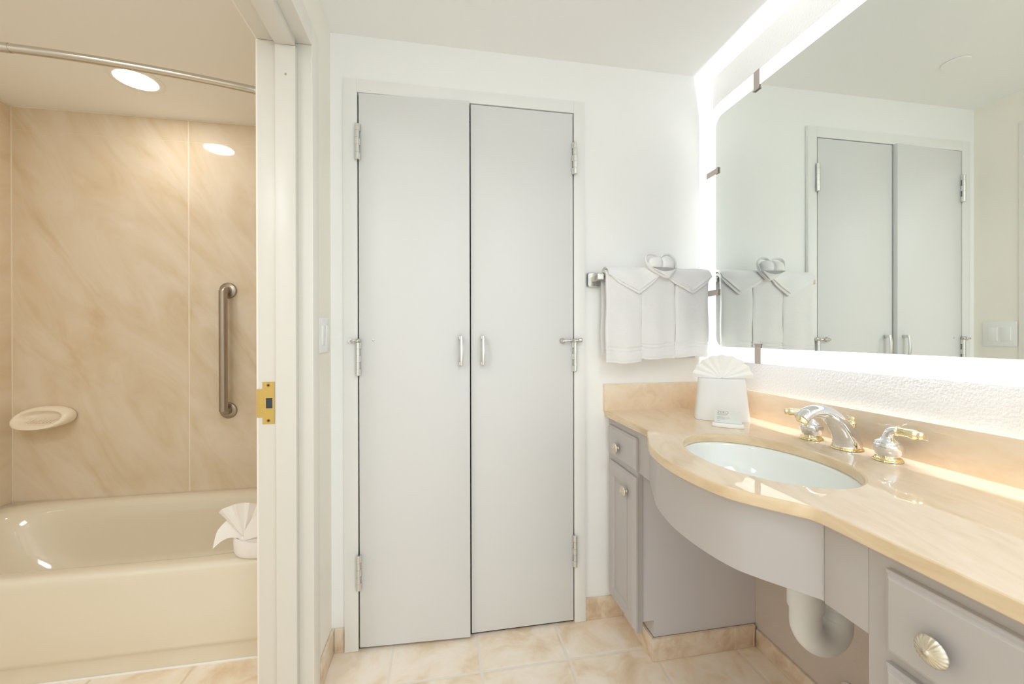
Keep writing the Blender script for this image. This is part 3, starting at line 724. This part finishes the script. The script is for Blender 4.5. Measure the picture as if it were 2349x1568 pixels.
# ------------------------------------------------------------------ countertop with backsplash
XF = 0.660; YC0 = -0.12
front = [(0.6600,0.596),(0.6555,0.6175),(0.6400,0.6380),(0.6225,0.6600),(0.5970,0.6930),(0.5740,0.7300),(0.5580,0.7880),(0.5505,0.8560),(0.5500,0.9100),(0.5570,0.9650),(0.5740,1.0360),(0.6000,1.0980),(0.6330,1.1640),(0.6445,1.1860)]
fr_s = [(p.x, p.y) for p in catmull([(x, y, 0) for x, y in front], 5)]
outline = [(XR-0.001, YC0), (XF, YC0), (XF, 0.3), (XF, 0.57)] + fr_s + [(0.6530,1.1965), (XF,1.2050), (XF,1.4), (XF, YB-0.0010), (XR-0.001, YB-0.0010)]
SX, SY, SA, SB = 0.808, 0.905, 0.1605, 0.2225
hole_e = [(SX+SA*math.cos(2*PI*i/96), SY+SB*math.sin(2*PI*i/96)) for i in range(96)]
def inset(loop, d):
    n = len(loop); out = []
    A = sum(loop[i][0]*loop[(i+1)%n][1]-loop[(i+1)%n][0]*loop[i][1] for i in range(n)); s = 1 if A > 0 else -1
    for i in range(n):
        p0, p1, p2 = Vector(loop[i-1]), Vector(loop[i]), Vector(loop[(i+1)%n])
        t1 = (p1-p0).normalized(); t2_ = (p2-p1).normalized(); n1 = Vector((-t1.y, t1.x))*s; n2 = Vector((-t2_.y, t2_.x))*s
        nn = (n1+n2); nn = nn/max(0.35, nn.dot(n1)) if nn.length > 1e-6 else n1
        out.append((p1.x+nn.x*d, p1.y+nn.y*d))
    return out
b = B(); zt_, zb2 = ZCB, ZCB-0.025
def loops(poly, sgn, prof):
    return [[b.verts.new((p[0], p[1], z)) for p in inset(poly, sgn*d)] for d, z in prof]
LO = loops(outline, 1, [(0.004, zt_), (0.0012, zt_-0.0012), (0, zt_-0.004), (0, zb2+0.002), (0.002, zb2)])
HO = loops(hole_e, -1, [(0.006, zt_), (0.0018, zt_-0.0018), (0, zt_-0.006), (0, zb2+0.003), (0.003, zb2)])
for LL in (LO, HO):
    for a, c in zip(LL, LL[1:]):
        for i in range(len(a)):
            j = (i+1) % len(a); q = b.faces.new((a[i], a[j], c[j], c[i])); q.material_index = 1
for LL in (LO, HO):
    for i in range(len(LL[0])):
        b.edges.get((LL[0][i], LL[0][(i+1) % len(LL[0])])).smooth = False
for idx in (0, -1):
    es = []
    for L in (LO[idx], HO[idx]):
        for i in range(len(L)):
            e = b.edges.get((L[i], L[(i+1) % len(L)])); es.append(e)
    bmesh.ops.triangle_fill(b, use_beauty=True, use_dissolve=False, edges=es)
ctop = thing('countertop', (0.9, 0.7, 0.8235), 'tan stone vanity countertop with a bowed front edge and oval sink cutout', 'countertop')
obj('slab', b, [M_stone, M_edge_shaded], ctop, sharp=40)
b = B(); box(b, XR-0.0165, XR-0.0008, YC0, YB-0.0165, ZCB-0.002, 0.9485, 0.0012); desc(obj('backsplash', b, M_stone, ctop), 'stone backsplash along the mirror wall')
b = B(); box(b, 0.6535, XR-0.0008, YB-0.0160, YB-0.0008, ZCB-0.002, 0.9560, 0.0012); desc(obj('backsplash', b, M_stone, ctop), 'stone backsplash along the back wall')

# sink
sk = thing('sink', (SX, SY, 0.68), 'white oval undermount sink set in the stone countertop', 'sink')
b = B(); R = []
for (k, z) in ((1.06, zb2-0.0005), (1.06, zb2-0.010), (0.99, zb2-0.012), (0.98, zb2-0.020), (0.94, zb2-0.050), (0.86, zb2-0.085), (0.72, zb2-0.115), (0.5, zb2-0.134), (0.25, zb2-0.143), (0.10, zb2-0.145)):
    R.append([(SX+SA*k*math.cos(2*PI*i/96), SY+SB*k*math.sin(2*PI*i/96), z) for i in range(96)])
R2 = [[(SX+SA*(k)*math.cos(2*PI*i/96), SY+SB*(k)*math.sin(2*PI*i/96), z) for i in range(96)] for (k, z) in ((0.12, zb2-0.153), (0.55, zb2-0.144), (0.78, zb2-0.125), (0.92, zb2-0.092), (1.0, zb2-0.05), (1.10, zb2-0.012), (1.12, zb2-0.0005), (1.03, zb2-0.0005), (1.005, zb2-0.003), (0.995, zb2-0.008))]
rings(b, R2 + R[3:], cap0=True, cap1=True); obj('basin', b, M_sink, sk, sharp=50)
b = B(); lathe(b, (SX, SY, zb2-0.1455), (0,0,1), [(0.023,0),(0.022,0.003),(0.016,0.0035),(0.014,0.001),(0.0001,0.004)], 28); obj('drain', b, M_chrome, sk)

# ------------------------------------------------------------------ faucet (widespread, chrome and brass)
fa = thing('faucet', (1.08, 0.915, ZCB), 'chrome and brass widespread faucet with two lever handles behind the sink', 'faucet')
def escutcheon(x, y, s, parent):
    b = B(); lathe(b, (x, y, ZCB+0.0003), (0,0,1), [(0.0290*s,0),(0.0300*s,0.0010),(0.0290*s,0.0034),(0.0255*s,0.0044),(0.0265*s,0.0058),(0.0262*s,0.0074),(0.0235*s,0.0094),(0.0225*s,0.0100)], 40)
    desc(obj('escutcheon', b, M_brassp, parent), 'polished brass base ring')
def handle(x, y, tip, tipr):
    """chrome bell body, curved neck and brass lever"""
    b = B(); zb = ZCB+0.0092
    lathe(b, (x, y, zb), (0,0,1), [(0.0205,0),(0.0218,0.003),(0.0262,0.011),(0.0290,0.020),(0.0297,0.0265),(0.0288,0.0320),(0.0248,0.0345),(0.0244,0.0358),(0.0254,0.0372),(0.0240,0.0396),(0.0172,0.0430),(0.0135,0.0470),(0.0120,0.0500)], 40)
    h = obj('handle_body', b, M_chrome, fa, sharp=40)
    escutcheon(x, y, 1.0, h)
    d = Vector(tip).normalized(); top = Vector((x, y, zb+0.047))
    b = B(); pts = catmull([top, top+Vector((0,0,0.009))+d*0.002, top+Vector((0,0,0.017))+d*0.009, top+Vector((0,0,0.0195))+d*0.019], 6)
    tube(b, pts, [0.0120-0.0014*i/(len(pts)-1) for i in range(len(pts))], 20); obj('handle_neck', b, M_chrome, h)
    b = B(); base = top+Vector((0,0,0.0195))+d*0.017
    lathe(b, base, d+Vector((0,0,-0.05)), [(0.0126,0),(0.0134,0.002),(0.0124,0.004),(0.0112,0.005),(0.0108,0.018),(0.0118,0.030),(0.0124,0.035),(0.0104,0.039),(0.0084,0.041),(0.0094,0.0435),(0.0096,0.0465),(0.0066,0.051),(0.001,0.053)], 24)
    desc(obj('lever', b, M_brassp, h), 'polished brass lever')
handle(1.082, 1.019, (-0.62, 0.55, 0.02), 0)
handle(1.082, 0.812, (0.18, -1.0, 0.02), 0)
b = B()
pth = catmull([(1.085,0.915,ZCB+0.0095), (1.084,0.915,ZCB+0.016), (1.078,0.915,ZCB+0.032), (1.064,0.915,ZCB+0.055), (1.040,0.915,ZCB+0.083), (1.010,0.915,ZCB+0.101), (0.978,0.915,ZCB+0.1045), (0.955,0.915,ZCB+0.098), (0.940,0.915,ZCB+0.086)], 7)
n = len(pth); rad = []
for i in range(n):
    t = i/(n-1)
    a = 0.025*(1-t)**1.3+0.0155 if t < 0.6 else 0.0155+0.025*(0.4)**1.3 - 0.004*math.sin((t-0.6)/0.4*PI/2)
    rad.append((min(a, 0.0335), min(a, 0.0335)*(0.82 if t > 0.25 else 1-0.72*t)))
tube(b, pth, rad, 28, up=(0,1,0))
spt = obj('spout', b, M_chrome, fa, sharp=50)
escutcheon(1.084, 0.915, 1.22, spt)
b = B(); lathe(b, (0.948, 0.915, ZCB+0.092), (-0.45,0,-1), [(0.0150,0),(0.0150,0.010),(0.0142,0.017),(0.0112,0.0175),(0.0108,0.012),(0.0001,0.012)], 24)
desc(obj('aerator', b, M_brassp, spt), 'brass aerator')
b = B(); cyl(b, (1.1000, 0.915, ZCB+0.030), (1.1000, 0.915, ZCB+0.062), 0.0032, 14)
lathe(b, (1.1000, 0.915, ZCB+0.056), (0,0,1), [(0.004,0),(0.0085,0.002),(0.0098,0.006),(0.0105,0.013),(0.0085,0.017),(0.0058,0.019),(0.0078,0.022),(0.0085,0.025),(0.006,0.029),(0.001,0.030)], 24)
desc(obj('lift_knob', b, M_brassp, spt), 'brass drain lift knob')

# ------------------------------------------------------------------ tissue box cover, tissue, card holder
ang = math.atan2(-0.52, 0.856)
tm = Matrix.Translation((1.013, 1.320, 0)) @ Matrix.Rotation(ang, 4, 'Z')
b = B(); R = []
for (a, c, z) in ((0.0900,0.0530,0.0005),(0.0905,0.0535,0.002),(0.0900,0.0530,0.006),(0.0770,0.0445,0.142),(0.0765,0.0440,0.1475),(0.0750,0.0425,0.150),(0.0720,0.0395,0.150),(0.0700,0.038,0.1485),(0.055,0.028,0.148),(0.030,0.0075,0.148),(0.029,0.0068,0.140)):
    nn = 4.5 if a > 0.04 else 2.2
    R.append([tm @ Vector((p.x, p.y, ZCB+z)) for p in sup(0, 0, a, c, nn, 0, 96)])
rings(b, R); tag(obj('tissue_box_cover', b, M_cover, sharp=50), 'white tapered tissue box cover standing on the counter corner', 'tissue box')
b = B(); ex = Vector((math.cos(ang), math.sin(ang), 0)); en = Vector((math.sin(ang), -math.cos(ang), 0))
fan(b, Vector((1.004, 1.303, ZCB+0.1505)) + en*0.0, ex, (0,0,1), en, 0.098, math.radians(2), math.radians(178), 9, 0.0045, flat=0.86, thick=0.0006, r0=0.05)
tag(obj('facial_tissue', b, M_tissue, sharp=25), 'white tissue pleated into a half-round fan rising from the tissue box cover', 'tissue')
ca = math.atan2(-0.070, 0.067)+0.08; cm = Matrix.Translation((0.9435, 1.1965, 0)) @ Matrix.Rotation(ca, 4, 'Z')
b = B(); R = [[cm @ Vector((p.x, p.y, ZCB+z)) for p in sup(0, 0, a, c, 2.8, 0, 64)] for (a, c, z) in ((0.0480,0.0160,0.0005),(0.0490,0.0170,0.002),(0.0470,0.0155,0.011),(0.0450,0.0140,0.013),(0.001,0.001,0.013))]
rings(b, R); ch = thing('card_holder', (0.9435, 1.1965, ZCB), 'small oval white card holder in front of the tissue box cover', 'card holder')
obj('base', b, M_plastic, ch, sharp=50)
b = B(); box(b, -0.0405, 0.0405, 0.0040, 0.0068, ZCB+0.011, ZCB+0.022, 0.0006, matrix=None); bmesh.ops.transform(b, matrix=cm, verts=b.verts); obj('card_slot', b, M_plastic, ch)
b = B(); box(b, -0.0385, 0.0385, 0.0014, 0.0032, ZCB+0.0135, ZCB+0.0555); bmesh.ops.transform(b, matrix=cm, verts=b.verts)
cd = obj('information_card', b, M_card, loc=(0.9435, 1.1965, ZCB+0.0135)); tag(cd, 'small pale card headed ZERO standing in the white card holder', 'card')
tc = bpy.data.curves.new('lettering', 'FONT'); tc.body = 'ZERO'; tc.size = 0.0125; tc.extrude = 0.0001; tc.space_character = 1.12
to = bpy.data.objects.new('lettering', tc); C.objects.link(to); bpy.context.view_layer.update()
dg = bpy.context.evaluated_depsgraph_get(); me = bpy.data.meshes.new_from_object(to.evaluated_get(dg)); bpy.data.objects.remove(to)
b = B(); b.from_mesh(me); bmesh.ops.transform(b, matrix=cm @ Matrix.Translation((-0.0320, 0.0012, ZCB+0.0435)) @ Matrix.Rotation(PI/2, 4, 'X'), verts=b.verts)
desc(obj('lettering', b, M_ink, cd, smooth=False, recalc=False), 'grey heading lettering ZERO')
b = B()
for k, (x0, x1) in enumerate(((-0.032, 0.000), (-0.032, -0.004), (0,0), (-0.032, -0.014), (-0.032, 0.006), (-0.032, -0.010), (-0.032, -0.008), (0,0), (-0.032, -0.022))):
    if x1 > x0 or x1 != x0:
        z = ZCB+0.0405-0.0027*k; box(b, x0, x1, 0.0011, 0.0014, z, z+0.0007)
bmesh.ops.transform(b, matrix=cm, verts=b.verts); desc(obj('fine_print', b, M_ink, cd, smooth=False), 'grey fine print')

# ------------------------------------------------------------------ vanity cabinets and apron
XCF = 0.680; ZC0, ZC1 = 0.105, ZCB-0.0255
def knob(x, y, z, parent):
    b = B(); lathe(b, (x, y, z), (-1,0,0), [(0.0065,0),(0.0055,0.0015),(0.0046,0.003),(0.0046,0.009),(0.0095,0.0105),(0.0188,0.0125),(0.0200,0.0138,0.006),(0.0196,0.0155,0.016),(0.0165,0.0190,0.035),(0.0105,0.0222,0.045),(0.0038,0.0235),(0.0032,0.0252),(0.0004,0.026)], 120, flute=20)
    return desc(obj('knob', b, M_knob, parent, sharp=60), 'fluted nickel knob')
def slab_front(y0, y1, z0, z1, name, parent, panel=False):
    """drawer or door front with bevelled edge; the door has a framed recessed panel"""
    b = B(); x1 = XCF-0.0004; x0 = 0.6625
    def rr(i, x): return [(x, y0+i, z0+i), (x, y1-i, z0+i), (x, y1-i, z1-i), (x, y0+i, z1-i)]
    if not panel: rings(b, [rr(0, x1), rr(0, x0+0.0085), rr(0.0012, x0+0.0072), rr(0.0045, x0+0.0058), rr(0.0075, x0+0.0018), rr(0.0085, x0+0.0006), rr(0.0100, x0)])
    else: rings(b, [rr(0, x1), rr(0, x0+0.010), rr(0.004, x0+0.007), rr(0.007, x0+0.006), rr(0.011, x0+0.0015), rr(0.014, x0), rr(0.046, x0), rr(0.048, x0+0.0025), rr(0.051, x0+0.008), rr(0.064, x0+0.008), rr(0.066, x0+0.0055)])
    return obj(name, b, M_cab, parent, sharp=20)
vc = thing('vanity_cabinet', (0.9, 1.43, 0), 'narrow greige vanity cabinet with one drawer and a panel door by the back wall', 'cabinet')
b = B(); YS = 1.3205
prism(b, [(XCF+0.018, 0.140), (0.7450, 0.140), (0.7450, 0.0797), (XR-0.001, 0.0797), (XR-0.001, ZC1), (XCF+0.018, ZC1)], 1, YS, YB-0.001)
obj('carcass', b, M_cabside, vc, smooth=False)
b = B(); box(b, XCF, XCF+0.0185, 1.3135, YB-0.001, ZC0, ZC1, 0.0008); obj('face_frame', b, M_cab, vc)
b = B(); box(b, XCF, XCF+0.0185, 1.2325, 1.3130, 0.6735, ZC1, 0.0008); desc(obj('top_rail', b, M_cab, vc), 'rail reaching out to the curved apron')
b = B(); box(b, 0.735, 1.1465, 1.3088, YS-0.0005, 0.0005, 0.0795, 0.0012); box(b, 0.735, 0.7445, YS, YB-0.011, 0.0005, 0.0795, 0.0012)
desc(obj('tile_plinth', b, M_base, vc), 'beige tile skirting at the foot')
for x in (1.060, 1.137): obj('plinth_joint', bx(x, x+0.002, 1.3082, 1.3089, 0.001, 0.079), M_grout, vc, smooth=False)
dw = slab_front(1.306, 1.5325, 0.679, 0.796, 'drawer', vc); knob(0.6625, 1.432, 0.7275, dw)
dr = slab_front(1.309, 1.5325, 0.115, 0.656, 'door', vc, True); knob(0.6625, 1.3645, 0.590, dr)

vr = thing('vanity_cabinet', (0.9, 0.2, 0), 'greige vanity cabinet with wide drawers nearest the camera', 'cabinet')
b = B(); box(b, XCF+0.018, XR-0.001, -0.10, 0.5375, ZC0, ZC1); box(b, 0.755, XR-0.001, -0.10, 0.5375, 0.0005, ZC0)
obj('carcass', b, M_cabside, vr, smooth=False)
b = B(); box(b, XCF, XCF+0.0185, -0.10, 0.5385, ZC0, ZC1, 0.0008); obj('face_frame', b, M_cab, vr)
for z0, z1 in ((0.676, 0.8005), (0.400, 0.658), (0.125, 0.382)):
    q = slab_front(0.045, 0.5065, z0, z1, 'drawer', vr); zk = (z0+z1)/2-0.006
    knob(0.6625, 0.4335, zk, q); knob(0.6625, 0.118, zk, q)

# curved apron in front of the sink
ap = [(0.6795,1.2315),(0.668,1.206),(0.6520,1.170),(0.6205,1.100),(0.5940,1.036),(0.5775,0.965),(0.5705,0.910),(0.5710,0.855),(0.5780,0.793),(0.5940,0.735),(0.6180,0.697),(0.6440,0.664),(0.6640,0.6385),(0.6785,0.6215),(0.6797,0.6152)]
pc = catmull([(x, y, 0) for x, y in ap], 5)
b = B(); R = []
for i, p in enumerate(pc):
    d = (pc[min(i+1, len(pc)-1)]-pc[max(i-1, 0)]).normalized(); nrm = Vector((-d.y, d.x, 0))
    if nrm.x < 0: nrm = -nrm
    q = p + nrm*0.012; za = 0.6755; R.append([(p.x, p.y, za+0.0015), (p.x, p.y, ZC1), (q.x, q.y, ZC1), (q.x, q.y, za), (p.x+nrm.x*0.002, p.y+nrm.y*0.002, za)])
rings(b, R)
va = thing('vanity_apron', (0.6, 0.92, 0.67), 'bowed greige apron panel under the front edge of the counter', 'apron')
obj('curved_panel', b, M_cab, va, sharp=40)
b = B(); prism(b, [(0.5390,0.6745),(0.6145,0.6745),(0.6145,ZC1),(0.5390,ZC1)], 0, XCF+0.0002, XCF+0.018, 0.0006)
desc(obj('end_rail', b, M_cab, va), 'flat rail joining the right cabinet')
# sheet behind the sink, colour set to balance the niche shade
b = B(); box(b, XR-0.0012, XR-0.0002, 0.539, 1.3200, 0.067, ZC1); struct('trim_5', b, M_niche, smooth=False)

# ------------------------------------------------------------------ drain pipe under the sink
dp = thing('drain_pipe', (0.87, 0.832, 0.39), 'white padded drain trap hanging under the sink', 'pipe')
px, py = 0.866, 0.832
b = B(); tube(b, catmull([(SX+0.022, SY-0.028, 0.622), (0.848, 0.858, 0.620), (px-0.004, py+0.006, 0.606), (px, py, 0.56)], 6), 0.031, 24); cyl(b, (SX, SY, 0.664), (SX+0.024, SY-0.032, 0.62), 0.014, 16)
cyl(b, (px, py, 0.62), (px, py, 0.50), 0.0375, 32); obj('tailpiece', b, M_pipe, dp)
b = B(); rr_ = 0.0365; qx = 0.955; cxm = (px+qx)/2; ra_ = (qx-px)/2
arc = [(px, py, 0.60)] + [(px, py, 0.52)] + [(cxm-ra_*math.cos(a), py-0.006*math.sin(a), 0.462-ra_*1.0*math.sin(a)) for a in [PI*i/14 for i in range(15)]] + [(qx, py, 0.515)]
tube(b, catmull(arc, 4), 0.0330, 30, up=(0,1,0)); obj('trap_bend', b, M_pipe, dp, sharp=60)
b = B(); cyl(b, (qx, py, 0.512), (qx, py, 0.60), 0.031, 30); tube(b, catmull([(qx, py, 0.585), (qx+0.012, py, 0.612), (qx+0.05, py, 0.622), (XR-0.002, py, 0.622)], 6), 0.031, 24); obj('trap_arm', b, M_pipe, dp)
b = B(); lathe(b, (qx, py, 0.466), (0,0,1), [(0.0330,0),(0.0355,0.003),(0.0355,0.022),(0.0330,0.026)], 32); obj('slip_nut', b, M_pipe, dp)
b = B(); lathe(b, (cxm, py, 0.4215), (0.1,-0.1,-1), [(0.024,0),(0.024,0.022),(0.020,0.028),(0.001,0.029)], 28); obj('cleanout_plug', b, M_pipe, dp)
sv = thing('shutoff_valve', (XR, 0.965, 0.12), 'small metal shutoff valve on the wall below the drain trap', 'valve')
b = B(); lathe(b, (XR-0.0015, 0.965, 0.128), (-1,0,0), [(0.028,0),(0.026,0.004),(0.010,0.006),(0.009,0.045)], 28); obj('wall_flange', b, M_chrome, sv)
b = B(); lathe(b, (XR-0.040, 0.965, 0.128), (-1,0,0), [(0.012,0),(0.013,0.02),(0.009,0.024)], 20); obj('valve_body', b, M_chrome, sv)
b = B(); lathe(b, (XR-0.062, 0.965, 0.128), (-1,0,0), [(0.018,0),(0.020,0.004),(0.018,0.010),(0.004,0.011)], 24); obj('handwheel', b, M_satin, sv)
